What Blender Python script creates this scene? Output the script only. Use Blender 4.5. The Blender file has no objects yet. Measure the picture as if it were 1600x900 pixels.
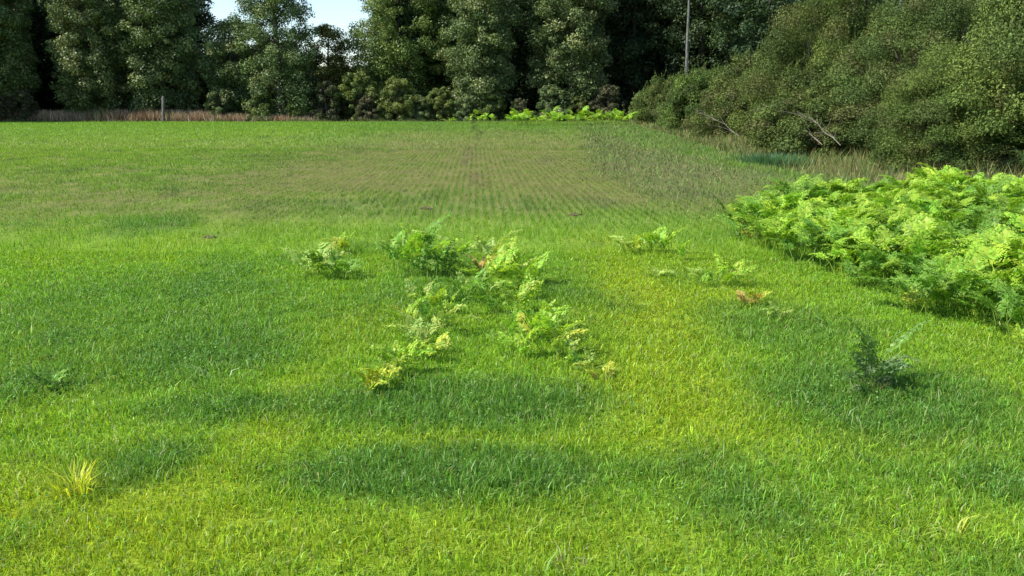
import bpy, math, random
import numpy as np
from mathutils import Vector, Matrix

# ------------------------------------------------------------------ camera, sky, sun, exposure
C = bpy.context.scene.collection
SC = bpy.context.scene
EYE = 1.6
PITCH = math.radians(11.83)
cam = bpy.data.cameras.new('camera'); camo = bpy.data.objects.new('camera', cam); C.objects.link(camo)
cam.sensor_width = 36; cam.lens = 31.16; cam.clip_start = 0.05; cam.clip_end = 3000
camo.location = (0, 0, EYE); camo.rotation_euler = (math.pi/2 - PITCH, 0, 0)
SC.camera = camo

SUN_EL = math.radians(50)
SUN_AZ = math.radians(-108)          # measured from +Y towards +X: the sun stands to the left
sdir = Vector((math.sin(SUN_AZ)*math.cos(SUN_EL), math.cos(SUN_AZ)*math.cos(SUN_EL), math.sin(SUN_EL)))
w = bpy.data.worlds.new('World'); SC.world = w; w.use_nodes = True
nt = w.node_tree
bg = nt.nodes['Background']; sky = nt.nodes.new('ShaderNodeTexSky')
sky.sky_type = 'NISHITA'; sky.sun_disc = False
sky.sun_elevation = SUN_EL; sky.sun_rotation = SUN_AZ
sky.air_density = 1.0; sky.dust_density = 0.2; sky.ozone_density = 2.0
nt.links.new(sky.outputs[0], bg.inputs[0]); bg.inputs[1].default_value = 0.115
sun = bpy.data.lights.new('sun', 'SUN'); sun.energy = 4.6; sun.angle = math.radians(0.5); sun.color = (1.0, 0.95, 0.86)
suno = bpy.data.objects.new('sun', sun); C.objects.link(suno)
suno.rotation_euler = sdir.to_track_quat('Z', 'Y').to_euler(); suno.location = (-30, 0, 40)
SC.view_settings.view_transform = 'Standard'; SC.view_settings.look = 'None'
SC.view_settings.gamma = 1.0; SC.view_settings.use_curve_mapping = False
SC.view_settings.exposure = 0.86

# ------------------------------------------------------------------ helpers
rng = np.random.default_rng(7)
random.seed(7)

def ground_at(px, py):
    """world X, Y on level ground for a spot of the 1600 x 900 photograph"""
    u = (px-800)/1385; v = (450-py)/1385
    dz = -math.sin(PITCH) + v*math.cos(PITCH); dy = math.cos(PITCH) + v*math.sin(PITCH)
    t = -EYE/dz
    return u*t, dy*t

def side(px, d):
    return (px-800)/1385*d*.985

def hash2(ix, iy, seed):
    n = (ix.astype(np.int64)*374761393 + iy.astype(np.int64)*668265263 + seed*1442695041) & 0xffffffff
    n = ((n ^ (n >> 13))*1274126177) & 0xffffffff
    n = n ^ (n >> 16)
    return (n & 0xffff)/65535.0

def vnoise(x, y, s, seed=0):
    x = np.asarray(x, float)/s; y = np.asarray(y, float)/s
    ix = np.floor(x); iy = np.floor(y); fx = x-ix; fy = y-iy
    fx = fx*fx*(3-2*fx); fy = fy*fy*(3-2*fy)
    a = hash2(ix, iy, seed); b = hash2(ix+1, iy, seed); c = hash2(ix, iy+1, seed); d = hash2(ix+1, iy+1, seed)
    return (a*(1-fx)+b*fx)*(1-fy) + (c*(1-fx)+d*fx)*fy

def fnoise(x, y, s, seed=0, o=3):
    r = 0; a = 1; t = 0
    for k in range(o):
        r = r + a*vnoise(x, y, s/(2**k), seed+k*17); t += a; a *= .55
    return r/t

def sstep(a, b, x):
    t = np.clip((np.asarray(x, float)-a)/(b-a), 0, 1)
    return t*t*(3-2*t)

def bank_foot(y):                       # X of the foot of the hedge bank at distance y
    y = np.asarray(y, float)
    return np.interp(y, [0, 10, 15, 20, 28, 40, 60, 80], [8.5, 8.2, 7.2, 6.4, 6.6, 7.4, 8.3, 9.0])

def gz(x, y):
    x = np.asarray(x, float); y = np.asarray(y, float)
    z = 0.03*(fnoise(x, y, 1.7, 3)-.5) + 0.10*(fnoise(x, y, 9, 5)-.5)*sstep(4, 20, y)
    z = z + .12*sstep(0, 3.5, x-bank_foot(y))*sstep(5, 14, y)
    z = z + .12*np.exp(-((x-bank_foot(y)+1.2)/1.1)**2)*sstep(12, 18, y)     # low ridge of cuttings
    z = z - .25*np.exp(-((y-76.3)/.8)**2)                                     # ditch at the field's end
    return z

def gzf(x, y): return float(gz(np.array([x]), np.array([y]))[0])

def make_mesh(name, verts, quads=None, tris=None, cols=None, mat=None, mat_idx=None, smooth=False, mats=None):
    me = bpy.data.meshes.new(name)
    verts = np.asarray(verts, np.float32).reshape(-1, 3)
    parts = []; sizes = []
    if quads is not None and len(quads): q = np.asarray(quads, np.int32); parts.append(q.ravel()); sizes.append(np.full(len(q), 4, np.int32))
    if tris is not None and len(tris): t = np.asarray(tris, np.int32); parts.append(t.ravel()); sizes.append(np.full(len(t), 3, np.int32))
    li = np.concatenate(parts); ls = np.concatenate(sizes)
    starts = np.zeros(len(ls), np.int32); starts[1:] = np.cumsum(ls)[:-1]
    me.vertices.add(len(verts)); me.vertices.foreach_set('co', verts.ravel())
    me.loops.add(len(li)); me.loops.foreach_set('vertex_index', li)
    me.polygons.add(len(ls)); me.polygons.foreach_set('loop_start', starts); me.polygons.foreach_set('loop_total', ls)
    if mat_idx is not None: me.polygons.foreach_set('material_index', np.asarray(mat_idx, np.int32))
    me.update(calc_edges=True)
    if cols is not None:
        a = me.attributes.new('tint', 'FLOAT_COLOR', 'POINT')
        c = np.ones((len(verts), 4), np.float32); c[:, :3] = cols
        a.data.foreach_set('color', c.ravel())
    if smooth: me.polygons.foreach_set('use_smooth', np.ones(len(ls), bool))
    for m in (mats or [mat]): me.materials.append(m)
    return me

def link(name, me, parent=None, loc=(0, 0, 0), rot=(0, 0, 0), sc=1.0):
    o = bpy.data.objects.new(name, me); C.objects.link(o)
    o.location = loc; o.rotation_euler = rot
    o.scale = (sc,)*3 if not hasattr(sc, '__len__') else sc
    if parent: o.parent = parent
    return o

def tag(o, label=None, cat=None, group=None, kind=None):
    if label: o['label'] = label
    if cat: o['category'] = cat
    if group: o['group'] = group
    if kind: o['kind'] = kind
    return o

def thing(name, label, cat, loc=(0, 0, 0), rz=0, group=None, sc=1.0):
    return tag(link(name, None, None, loc, (0, 0, rz), sc), label, cat, group)

# ------------------------------------------------------------------ materials
def leaf_mat(name, base=None, transl=.35, rough=.55, spec=.25, var=.25, hue=.02, tcol=(1.15, 1.2, .55), scale=1.0):
    m = bpy.data.materials.new(name); m.use_nodes = True; n = m.node_tree; n.nodes.clear()
    out = n.nodes.new('ShaderNodeOutputMaterial'); pr = n.nodes.new('ShaderNodeBsdfPrincipled')
    tr = n.nodes.new('ShaderNodeBsdfTranslucent'); mx = n.nodes.new('ShaderNodeMixShader')
    at = n.nodes.new('ShaderNodeAttribute'); at.attribute_name = 'tint'
    oi = n.nodes.new('ShaderNodeObjectInfo'); hs = n.nodes.new('ShaderNodeHueSaturation')
    mr = n.nodes.new('ShaderNodeMapRange'); mr.inputs['To Min'].default_value = 1-var; mr.inputs['To Max'].default_value = 1+var
    n.links.new(oi.outputs['Random'], mr.inputs['Value']); n.links.new(mr.outputs[0], hs.inputs['Value'])
    mh = n.nodes.new('ShaderNodeMath'); mh.operation = 'MULTIPLY'; mh.inputs[1].default_value = 7.31
    fr = n.nodes.new('ShaderNodeMath'); fr.operation = 'FRACT'
    m2 = n.nodes.new('ShaderNodeMapRange'); m2.inputs['To Min'].default_value = .5-hue; m2.inputs['To Max'].default_value = .5+hue
    n.links.new(oi.outputs['Random'], mh.inputs[0]); n.links.new(mh.outputs[0], fr.inputs[0]); n.links.new(fr.outputs[0], m2.inputs['Value'])
    n.links.new(m2.outputs[0], hs.inputs['Hue'])
    bm_ = n.nodes.new('ShaderNodeMix'); bm_.data_type = 'RGBA'; bm_.blend_type = 'MULTIPLY'; bm_.inputs[0].default_value = 1
    b = base or (1, 1, 1)
    bm_.inputs[6].default_value = (*b, 1); n.links.new(at.outputs['Color'], bm_.inputs[7])
    n.links.new(bm_.outputs[2], hs.inputs['Color'])
    tm = n.nodes.new('ShaderNodeMix'); tm.data_type = 'RGBA'; tm.blend_type = 'MULTIPLY'; tm.inputs[0].default_value = 1
    tm.inputs[7].default_value = (*tcol, 1); n.links.new(hs.outputs[0], tm.inputs[6])
    n.links.new(hs.outputs[0], pr.inputs['Base Color']); n.links.new(tm.outputs[2], tr.inputs['Color'])
    pr.inputs['Roughness'].default_value = rough; pr.inputs['Specular IOR Level'].default_value = spec
    mx.inputs[0].default_value = transl
    n.links.new(pr.outputs[0], mx.inputs[1]); n.links.new(tr.outputs[0], mx.inputs[2]); n.links.new(mx.outputs[0], out.inputs[0])
    return m

def bark_mat(name, a, b, scale=6, stretch=.25):
    m = bpy.data.materials.new(name); m.use_nodes = True; n = m.node_tree
    pr = n.nodes['Principled BSDF']; pr.inputs['Roughness'].default_value = .9; pr.inputs['Specular IOR Level'].default_value = .15
    tc = n.nodes.new('ShaderNodeTexCoord'); mp = n.nodes.new('ShaderNodeMapping'); mp.inputs['Scale'].default_value = (1, 1, stretch)
    nz = n.nodes.new('ShaderNodeTexNoise'); nz.inputs['Scale'].default_value = scale; nz.inputs['Detail'].default_value = 6
    cr = n.nodes.new('ShaderNodeValToRGB'); cr.color_ramp.elements[0].position = .35; cr.color_ramp.elements[1].position = .65
    cr.color_ramp.elements[0].color = (*a, 1); cr.color_ramp.elements[1].color = (*b, 1)
    bp = n.nodes.new('ShaderNodeBump'); bp.inputs['Strength'].default_value = .6; bp.inputs['Distance'].default_value = .03
    n.links.new(tc.outputs['Object'], mp.inputs[0]); n.links.new(mp.outputs[0], nz.inputs['Vector'])
    n.links.new(nz.outputs['Fac'], cr.inputs[0]); n.links.new(cr.outputs[0], pr.inputs['Base Color'])
    n.links.new(nz.outputs['Fac'], bp.inputs['Height']); n.links.new(bp.outputs[0], pr.inputs['Normal'])
    return m

M_GRASS = leaf_mat('grass_blades', transl=.45, rough=.45, spec=.4, var=0, hue=0)
M_CLOVER = leaf_mat('clover_leaves', transl=.4, rough=.8, spec=.08, var=0, hue=0)
M_DRY = leaf_mat('dry_stems', transl=.2, rough=.8, spec=.1, var=0, hue=0, tcol=(1.1, 1, .8))
M_TREE = leaf_mat('tree_leaves', transl=.22, rough=.5, spec=.3, var=.14, hue=.012)
M_BUSH = leaf_mat('bush_leaves', base=(.9, .92, .95), transl=.2, rough=.65, spec=.15, var=.12, hue=.012)
M_FERN = leaf_mat('bracken_fronds', transl=.38, rough=.5, spec=.3, var=.15, hue=.012)
M_BARK = bark_mat('bark', (.045, .038, .03), (.14, .125, .10))
M_PALEBARK = bark_mat('pale_bark', (.08, .08, .07), (.20, .20, .18), 5, .5)
M_DEADWOOD = bark_mat('bleached_wood', (.10, .09, .07), (.24, .21, .17), 9, .3)
M_POST = bark_mat('weathered_post', (.08, .08, .07), (.17, .16, .14), 12, .15)
M_SOIL = bark_mat('soil_clod', (.06, .045, .025), (.16, .12, .07), 18, 1)

# ------------------------------------------------------------------ what grows where on the field (X, Y in metres)
def ell(x, y, px, py, rx, ry, soft=.5):
    """soft ellipse on the ground around the spot seen at px, py; radii in picture pixels turned into metres"""
    cx, cy = ground_at(px, py); _, y0 = ground_at(px, py+ry); _, y1 = ground_at(px, max(py-ry, 175)); 
    rxm = rx/1385*cy; rym = (y1-y0)/2; cy = (y0+y1)/2
    wob = 1+.5*(fnoise(x, y, max(.35, rxm*.8), int(px+py), 3)-.5)
    d = np.sqrt(((x-cx)/rxm)**2+((y-cy)/rym)**2)*wob
    return 1-sstep(1-soft, 1+soft, d)

LUSH = [(130, 520, 330, 95, .6), (330, 640, 120, 22, .9), (330, 560, 130, 50, .6), (725, 632, 250, 40, 1.2), (690, 742, 255, 40, 1.3), (250, 718, 75, 34, .9),
        (1400, 630, 190, 62, 1.), (1230, 515, 120, 42, .7), (40, 610, 70, 30, .7), (1180, 800, 120, 50, .35), (1570, 760, 70, 30, .5),  # first patch, beside the feathery weed: lush grass with shade put into its colour
        (20, 840, 40, 40, .5), (640, 470, 100, 60, .4), (1120, 730, 120, 25, .25), (900, 480, 60, 60, .3),
        (235, 352, 70, 14, .8), (330, 300, 40, 8, .5), (560, 236, 30, 6, .6), (420, 268, 60, 8, .5), (500, 215, 30, 4, .5), (700, 300, 30, 12, .4), (900, 255, 30, 12, .4)]
YELLOW = [(1000, 560, 160, 110, .4), (120, 800, 300, 90, 1.), (700, 850, 480, 60, .75), (450, 640, 60, 60, .8), (1050, 640, 150, 80, .65), (1450, 840, 200, 50, .5),
          (560, 520, 60, 50, .5), (700, 688, 260, 12, .6), (1100, 450, 140, 60, .6), (1380, 700, 160, 22, .5), (130, 880, 200, 40, .6), (60, 240, 300, 40, .9), (990, 480, 70, 120, .5)]

def zones(x, y):
    z = {}
    z['lush'] = np.clip(sum(a*ell(x, y, px, py, rx, ry) for px, py, rx, ry, a in LUSH) + .45*sstep(.55, .8, fnoise(x, y, .9, 41))*(y < 14), 0, 1)
    z['yellow'] = np.clip(sum(a*ell(x, y, px, py, rx, ry, .7) for px, py, rx, ry, a in YELLOW), 0, 1)
    xr = x + .04*y
    bare = sstep(9, 21, y+5*(fnoise(x, y, 1.8, 62)-.5))*(1-.75*sstep(35, 62, y))*(.35+.65*sstep(-7.5, -2.5, xr))*(1-sstep(4.2, 5.2, x))
    bare = bare*(.58+1.05*fnoise(x, y, 2.6, 61)) + .55*sstep(10.5, 13, y+1.5*fnoise(x, y, 2, 68))*(1-sstep(15, 20, y))*(1-sstep(-4, -1, xr))*sstep(.3, .65, fnoise(x, y, 2.2, 69)) + .35*np.exp(-((xr-1.6)/1.5)**2)*sstep(11, 17, y)*(1-sstep(45, 70, y))
    z['bare'] = np.clip(bare, 0, 1)
    z['track'] = np.exp(-((xr+.05+.9*(fnoise(y*0, y, 7, 5)-.5))/.16)**2)*sstep(14, 19, y)*sstep(.15, .45, fnoise(x, y, 2.5, 66))
    cut = sstep(-.5, .7, (x+1.2*(fnoise(x, y, 1.5, 64)-.5)-np.interp(y, [9, 12, 20, 40, 72], [3.2, 2.6, 2.1, 3.0, 4.6])))*sstep(12.5, 15.5, y-.6*(x-2))*(1-sstep(-.2, .6, x-bank_foot(y)))
    z['cut'] = np.clip(cut*(.55+.9*(fnoise(x, y, 1.1, 77)-.2)), 0, 1)
    z['bank'] = sstep(-.3, .6, x-bank_foot(y))*sstep(9, 13, y)
    z['left'] = 1-sstep(-9, -3, x+.1*y)
    return z

def mixc(a, b, t):
    t = np.asarray(t)[:, None]; return a*(1-t)+np.asarray(b)*t

G_BASE = np.array([.20, .355, .025]); G_YEL = np.array([.29, .39, .02]); G_LUSH = np.array([.105, .235, .033])
G_FIELD = np.array([.15, .27, .042]); G_STRAW = np.array([.42, .40, .17]); G_FAR = np.array([.16, .285, .042])
def grass_colour(x, y, z, soil=False):
    c = np.tile(G_BASE, (len(x), 1))
    c = mixc(c, G_FIELD, sstep(9, 16, y)*.85)
    c = mixc(c, G_FAR, sstep(22, 45, y)*.7)
    n = fnoise(x, y, 1.3, 91)
    c = mixc(c, G_YEL, np.clip(z['yellow']*.85+.3*sstep(.5, .75, n), 0, 1)*(1-.6*sstep(9, 14, y)))
    c = mixc(c, G_LUSH, np.clip(z['lush'], 0, 1)*.85)
    c = mixc(c, np.array([.10, .20, .035]), .5*sstep(.5, .7, fnoise(x*.5, y, 1.6, 33))*sstep(10, 14, y))
    c = mixc(c, np.array([.20, .34, .035]), .6*z['left']*sstep(14, 24, y))
    c = mixc(c, np.array([.19, .25, .045]), z['bare']*.4)
    c = mixc(c, np.array([.06, .10, .03]), z['track']*.75)
    c = mixc(c, np.array([.09, .17, .04]), .6*sstep(.62, .74, fnoise(x, y*.45, .5, 88))*sstep(11, 15, y)*(1-sstep(50, 70, y)))
    c = mixc(c, np.array([.34, .36, .12]), .45*sstep(.64, .76, fnoise(x, y*.5, .42, 89))*sstep(11, 15, y)*(1-sstep(40, 60, y)))
    return c

# ------------------------------------------------------------------ ground sheet
def axis(fine0, fine1, step, far0, far1):
    a = list(np.arange(fine0, fine1, step)); s = step; v = fine1
    while v < far1: a.append(v); s *= 1.18; v += s
    a.append(far1); s = step; v = fine0-step; b = []
    while v > far0: b.append(v); s *= 1.18; v -= s
    b.append(far0); return np.array(b[::-1]+a)
gx = axis(-14, 14, .14, -1500, 1500); gy = axis(0, 30, .14, -400, 2000)
X, Y = np.meshgrid(gx, gy); xf, yf = X.ravel(), Y.ravel()
zz = zones(xf, yf)
soil = np.array([.125, .10, .042]); 
gc = grass_colour(xf, yf, zz)
near = 1-sstep(8, 16, yf)
cov = np.clip(.55+.35*near - .30*zz['bare'] + .35*sstep(25, 45, yf)*(1-zz['bare']*.5), .12, .95)
gc = mixc(np.tile(soil, (len(xf), 1)), gc*.8, cov) if False else (soil[None]*(1-cov[:, None])+gc*.8*cov[:, None])
gc = mixc(gc, np.array([.10, .11, .045]), zz['cut']*.8)
gc = mixc(gc, np.array([.11, .11, .045]), zz['bank']*.85)
gc = mixc(gc, np.array([.05, .045, .025]), sstep(75.6, 76.2, yf)*(1-sstep(400, 600, yf)))
gc = gc*(1-.35*(zz['lush']*near)[:, None])
nx, ny = len(gx), len(gy)
i, j = np.meshgrid(np.arange(nx-1), np.arange(ny-1)); a = (j*nx+i).ravel()
quads = np.stack([a, a+1, a+nx+1, a+nx], 1)
zg = gz(xf, yf)*(1-sstep(120, 200, np.hypot(xf, yf)))
m = bpy.data.materials.new('field_soil'); m.use_nodes = True; n = m.node_tree; pr = n.nodes['Principled BSDF']
pr.inputs['Roughness'].default_value = .95; pr.inputs['Specular IOR Level'].default_value = .1
at = n.nodes.new('ShaderNodeAttribute'); at.attribute_name = 'tint'
tc = n.nodes.new('ShaderNodeTexCoord')
def noise(scale, vec, det=5, rough=.6):
    q = n.nodes.new('ShaderNodeTexNoise'); q.inputs['Scale'].default_value = scale; q.inputs['Detail'].default_value = det
    q.inputs['Roughness'].default_value = rough; n.links.new(vec, q.inputs['Vector']); return q
mp = n.nodes.new('ShaderNodeMapping'); mp.inputs['Rotation'].default_value = (0, 0, -.04); mp.inputs['Scale'].default_value = (3.2, .35, 1)
n.links.new(tc.outputs['Object'], mp.inputs[0])
n1 = noise(14, tc.outputs['Object'], 8, .7); n2 = noise(2.0, mp.outputs[0], 4); n3 = noise(55, tc.outputs['Object'], 3)
def mrange(sock, a, b, lo=.3, hi=.7):
    q = n.nodes.new('ShaderNodeMapRange'); q.inputs['From Min'].default_value = lo; q.inputs['From Max'].default_value = hi
    q.inputs['To Min'].default_value = a; q.inputs['To Max'].default_value = b; n.links.new(sock, q.inputs['Value']); return q.outputs[0]
def mul(a, b):
    q = n.nodes.new('ShaderNodeMath'); q.operation = 'MULTIPLY'; n.links.new(a, q.inputs[0]); n.links.new(b, q.inputs[1]); return q.outputs[0]
f = mul(mul(mrange(n1.outputs['Fac'], .65, 1.35), mrange(n2.outputs['Fac'], .8, 1.2)), mrange(n3.outputs['Fac'], .75, 1.25))
vm = n.nodes.new('ShaderNodeVectorMath'); vm.operation = 'SCALE'; n.links.new(at.outputs['Color'], vm.inputs[0]); n.links.new(f, vm.inputs['Scale'])
n.links.new(vm.outputs[0], pr.inputs['Base Color'])
bp = n.nodes.new('ShaderNodeBump'); bp.inputs['Strength'].default_value = .8; bp.inputs['Distance'].default_value = .04
n.links.new(n1.outputs['Fac'], bp.inputs['Height']); n.links.new(bp.outputs[0], pr.inputs['Normal'])
gme = make_mesh('field', np.stack([xf, yf, zg], 1), quads, None, gc, m, smooth=True)
tag(link('field', gme), 'bright green sown field running from the foreground to the far row of trees', kind='structure')

# ------------------------------------------------------------------ blades
def blades(x, y, h, wd, lean, col, n_seg, tipc=1.25, z0=None, seed=1, leandir=None):
    r = np.random.default_rng(seed); n = len(x)
    z = gz(x, y) if z0 is None else z0
    th = r.uniform(0, 2*np.pi, n); ld = r.uniform(0, 2*np.pi, n) if leandir is None else leandir
    cx, cy = np.cos(th), np.sin(th); lx, ly = np.cos(ld)*lean*h, np.sin(ld)*lean*h
    b = np.stack([x, y, z-.005], 1); s = np.stack([cx*wd, cy*wd, np.zeros(n)], 1)
    tip = b+np.stack([lx, ly, h*np.sqrt(np.clip(1-lean**2*.6, .2, 1))], 1)
    if n_seg == 1:
        V = np.stack([b-s, b+s, tip], 1).reshape(-1, 3); k = np.arange(n)*3
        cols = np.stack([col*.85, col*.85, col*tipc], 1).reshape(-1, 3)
        return V, None, np.stack([k, k+1, k+2], 1), cols
    mid = b+np.stack([lx*.3, ly*.3, h*.55], 1)
    V = np.stack([b-s, b+s, mid-s*.85, mid+s*.85, tip], 1).reshape(-1, 3); k = np.arange(n)*5
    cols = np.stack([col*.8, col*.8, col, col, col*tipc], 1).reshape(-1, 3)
    return V, np.stack([k, k+1, k+3, k+2], 1), np.stack([k+2, k+3, k+4], 1), cols

def scatter(n, y0, y1, p=1.0, marg=1.6, seed=1, xlo=None, xhi=None):
    r = np.random.default_rng(seed)
    u = r.random(n); y = (y0**(p+1)+u*(y1**(p+1)-y0**(p+1)))**(1/(p+1)) if p != -1 else y0*(y1/y0)**u
    hw = .62*y+marg; x = r.uniform(-1, 1, n)*hw
    return x, y

def jitter(c, amt, seed):
    r = np.random.default_rng(seed); n = len(c)
    v = np.exp(r.normal(0, amt, n))[:, None]; hshift = r.normal(0, amt*.38, n)
    c = c*v; c[:, 0] *= np.exp(hshift); c[:, 2] *= np.exp(-hshift); return c

def merge(L):
    V = []; Q = []; T = []; Cc = []; o = 0
    for v, q, t, c in L:
        V.append(v); Cc.append(c)
        if q is not None and len(q): Q.append(q+o)
        if t is not None and len(t): T.append(t+o)
        o += len(v)
    return np.concatenate(V), (np.concatenate(Q) if Q else None), (np.concatenate(T) if T else None), np.concatenate(Cc)

L = []
# foreground sward
x, y = scatter(760000, 2.1, 9.5, .35, 1.3, 11)
z = zones(x, y); r = np.random.default_rng(12)
clump = fnoise(x, y, .16, 13, 2)
keep = r.random(len(x)) < (.55+.45*clump)*(1-.4*z['bare']); x, y, clump = x[keep], y[keep], clump[keep]; z = {k: v[keep] for k, v in z.items()}
c = jitter(grass_colour(x, y, z), .34, 14)
st = r.random(len(x)) < .025; c[st] = G_STRAW*np.exp(r.normal(0, .2, st.sum()))[:, None]
h = (.018+.036*r.random(len(x)))*(.65+.8*clump)*(1+.3*z['lush'])
wd = (.0013+.0012*r.random(len(x)))*(.7+.3*y/3)
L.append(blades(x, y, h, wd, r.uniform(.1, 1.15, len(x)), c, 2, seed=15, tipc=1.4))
# taller paler stalks that stand out of the lush patches
x, y = scatter(30000, 2.2, 12, .6, 1.2, 21); z = zones(x, y); r = np.random.default_rng(22)
k = r.random(len(x)) < .12+.6*z['lush']; x, y = x[k], y[k]; z = {a: v[k] for a, v in z.items()}
c = jitter(mixc(grass_colour(x, y, z), np.array([.28, .42, .14]), np.full(len(x), .45)), .2, 23)
L.append(blades(x, y, .05+.07*r.random(len(x)), .0022+.0012*r.random(len(x)), r.uniform(.15, .8, len(x)), c, 2, seed=24))
# middle distance, in drills
x, y = scatter(520000, 9, 32, .25, 1.6, 31); r = np.random.default_rng(32)
sp = .13; xr = x+.04*y; row = np.round(xr/sp)*sp + r.normal(0, .019, len(x))
inrow = r.random(len(x)) < .85*sstep(9.5, 12.5, y)*(1-.6*(1-sstep(-8, -4, xr)))
x = np.where(inrow, row-.04*y, x)
z = zones(x, y)
keep = r.random(len(x)) < (1-.52*z['bare'])*(1-.9*z['bank'])*(1-.7*z['cut'])*(1-.8*z['track'])*(.15+.85*sstep(.25, .6, fnoise(x, y, .45, 35)))
x, y, inrow = x[keep], y[keep], inrow[keep]; z = {k: v[keep] for k, v in z.items()}
c = jitter(grass_colour(x, y, z), .2, 34)
h = (.05+.06*r.random(len(x)))*(1+.5*z['lush'])*(1-.55*z['bare'])
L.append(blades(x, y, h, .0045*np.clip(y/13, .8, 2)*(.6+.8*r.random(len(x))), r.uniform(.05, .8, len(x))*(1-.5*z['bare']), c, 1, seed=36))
# far field
x, y = scatter(330000, 30, 75.7, .2, 3, 41); r = np.random.default_rng(42)
z = zones(x, y); keep = r.random(len(x)) < (1-.75*z['bare'])*(1-.95*z['bank'])*(1-.6*z['cut']); x, y = x[keep], y[keep]; z = {k: v[keep] for k, v in z.items()}
c = jitter(grass_colour(x, y, z), .16, 44)
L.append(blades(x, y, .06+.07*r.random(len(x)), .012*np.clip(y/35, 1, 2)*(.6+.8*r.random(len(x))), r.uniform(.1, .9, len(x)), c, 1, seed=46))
V, Q, T, cc = merge(L)
tag(link('grass', make_mesh('grass', V, Q, T, cc, M_GRASS)), 'short bright green grass covering the whole field, with darker lush patches', 'grass', kind='stuff')

# low broad leaved weeds and clover growing in the lush patches
r = np.random.default_rng(55); x, y = scatter(420000, 2.3, 12.5, .5, 1.3, 56); z = zones(x, y)
k = r.random(len(x)) < .04+.6*z['lush']*sstep(.3, .65, fnoise(x, y, .35, 57))*(.3+.7*sstep(-.3, -1.2, x+0*y)*sstep(3.6, 4.6, y)); x, y = x[k], y[k]; n_ = len(x)
P = np.stack([x, y, gz(x, y)+.012+.05*r.random(n_)], 1); N = r.normal(size=(n_, 3))*.55+np.array([0, 0, 1]); N /= np.linalg.norm(N, axis=1, keepdims=True)
A = r.normal(size=(n_, 3)); A -= N*np.sum(A*N, 1, keepdims=True); A /= np.linalg.norm(A, axis=1, keepdims=True); B = np.cross(N, A)
sz = ((.008+.010*r.random(n_))*(.8+y/18))[:, None]
V = np.stack([P-A*sz*.5, P+B*sz*.38, P+A*sz*.5, P-B*sz*.38], 1).reshape(-1, 3); k = np.arange(n_)*4
pal = np.array([(.10, .23, .045), (.14, .28, .07), (.085, .20, .04), (.19, .31, .11)]); c = pal[r.integers(0, 4, n_)]*np.exp(r.normal(0, .2, n_))[:, None]
tag(link('clover', make_mesh('clover', V, np.stack([k, k+1, k+2, k+3], 1), None, np.repeat(c, 4, 0), M_CLOVER)), 'low clover and small weeds in the darker lush patches of the sward', 'clover', kind='stuff')

# cut stalks and litter strip between the field and the hedge bank
def litter(n, y0, y1, fn, cols, hs, ws, seed, p=.2, flat=.9):
    r = np.random.default_rng(seed)
    x, y = scatter(n, y0, y1, p, 1.6, seed); z = zones(x, y); k = r.random(n) < fn(x, y, z); x, y = x[k], y[k]
    ci = r.integers(0, len(cols), len(x)); nn = fnoise(x, y, .8, seed+3)
    ci = np.where(r.random(len(x)) < .5, (nn*len(cols)*.999).astype(int), ci)
    c = np.array(cols)[ci]*np.exp(r.normal(0, .28, len(x)))[:, None]
    h = hs*(.4+r.random(len(x))*1.1)*(.6+.8*nn)
    return blades(x, y, h, ws*np.clip(y/18, .7, 3)*(.5+r.random(len(x))), r.uniform(.2, flat, len(x)), c, 1, seed=seed+9)
V, Q, T, cc = litter(230000, 11, 74, lambda x, y, z: np.clip(z['cut']*1.1, 0, 1),
    [(.11, .19, .05), (.08, .16, .04), (.15, .20, .07), (.20, .19, .09), (.10, .18, .04), (.14, .22, .05)], .10, .008, 51, flat=1.2)
tag(link('cut_weeds', make_mesh('cut_weeds', V, Q, T, cc, M_DRY)), 'flattened grey green cuttings and weeds in a strip below the hedge', 'cut weeds', kind='stuff')
# rough grass on the bank
def bankfn(x, y, z): return z['bank']*(1-sstep(3.0, 5.5, x-bank_foot(y)))*sstep(9.5, 12, y)
L = [litter(170000, 10, 72, bankfn, [(.12, .16, .05), (.10, .16, .045), (.14, .17, .055), (.19, .16, .06), (.08, .14, .035), (.24, .22, .11), (.09, .14, .04)], .27, .008, 61, flat=.8)]
r = np.random.default_rng(66); n_ = 26000; x = r.uniform(-50, 12, n_); y = r.uniform(75.1, 77.2, n_); nn = fnoise(x, y*2, 1.6, 67)
k = r.random(n_) < sstep(.3, .6, nn); x, y, nn = x[k], y[k], nn[k]
c = np.array([(.10, .16, .04), (.15, .19, .06), (.09, .13, .035), (.22, .2, .09)])[r.integers(0, 4, len(x))]*np.exp(r.normal(0, .25, len(x)))[:, None]
L.append(blades(x, y, .12+.5*r.random(len(x))*nn, .03*(.5+r.random(len(x))), r.uniform(.1, .7, len(x)), c, 1, seed=68))
V, Q, T, cc = merge(L)
tag(link('rough_grass', make_mesh('rough_grass', V, Q, T, cc, M_DRY)), 'ochre and olive rough grass along the hedge foot and the far field edge', 'rough grass', kind='stuff')
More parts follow.
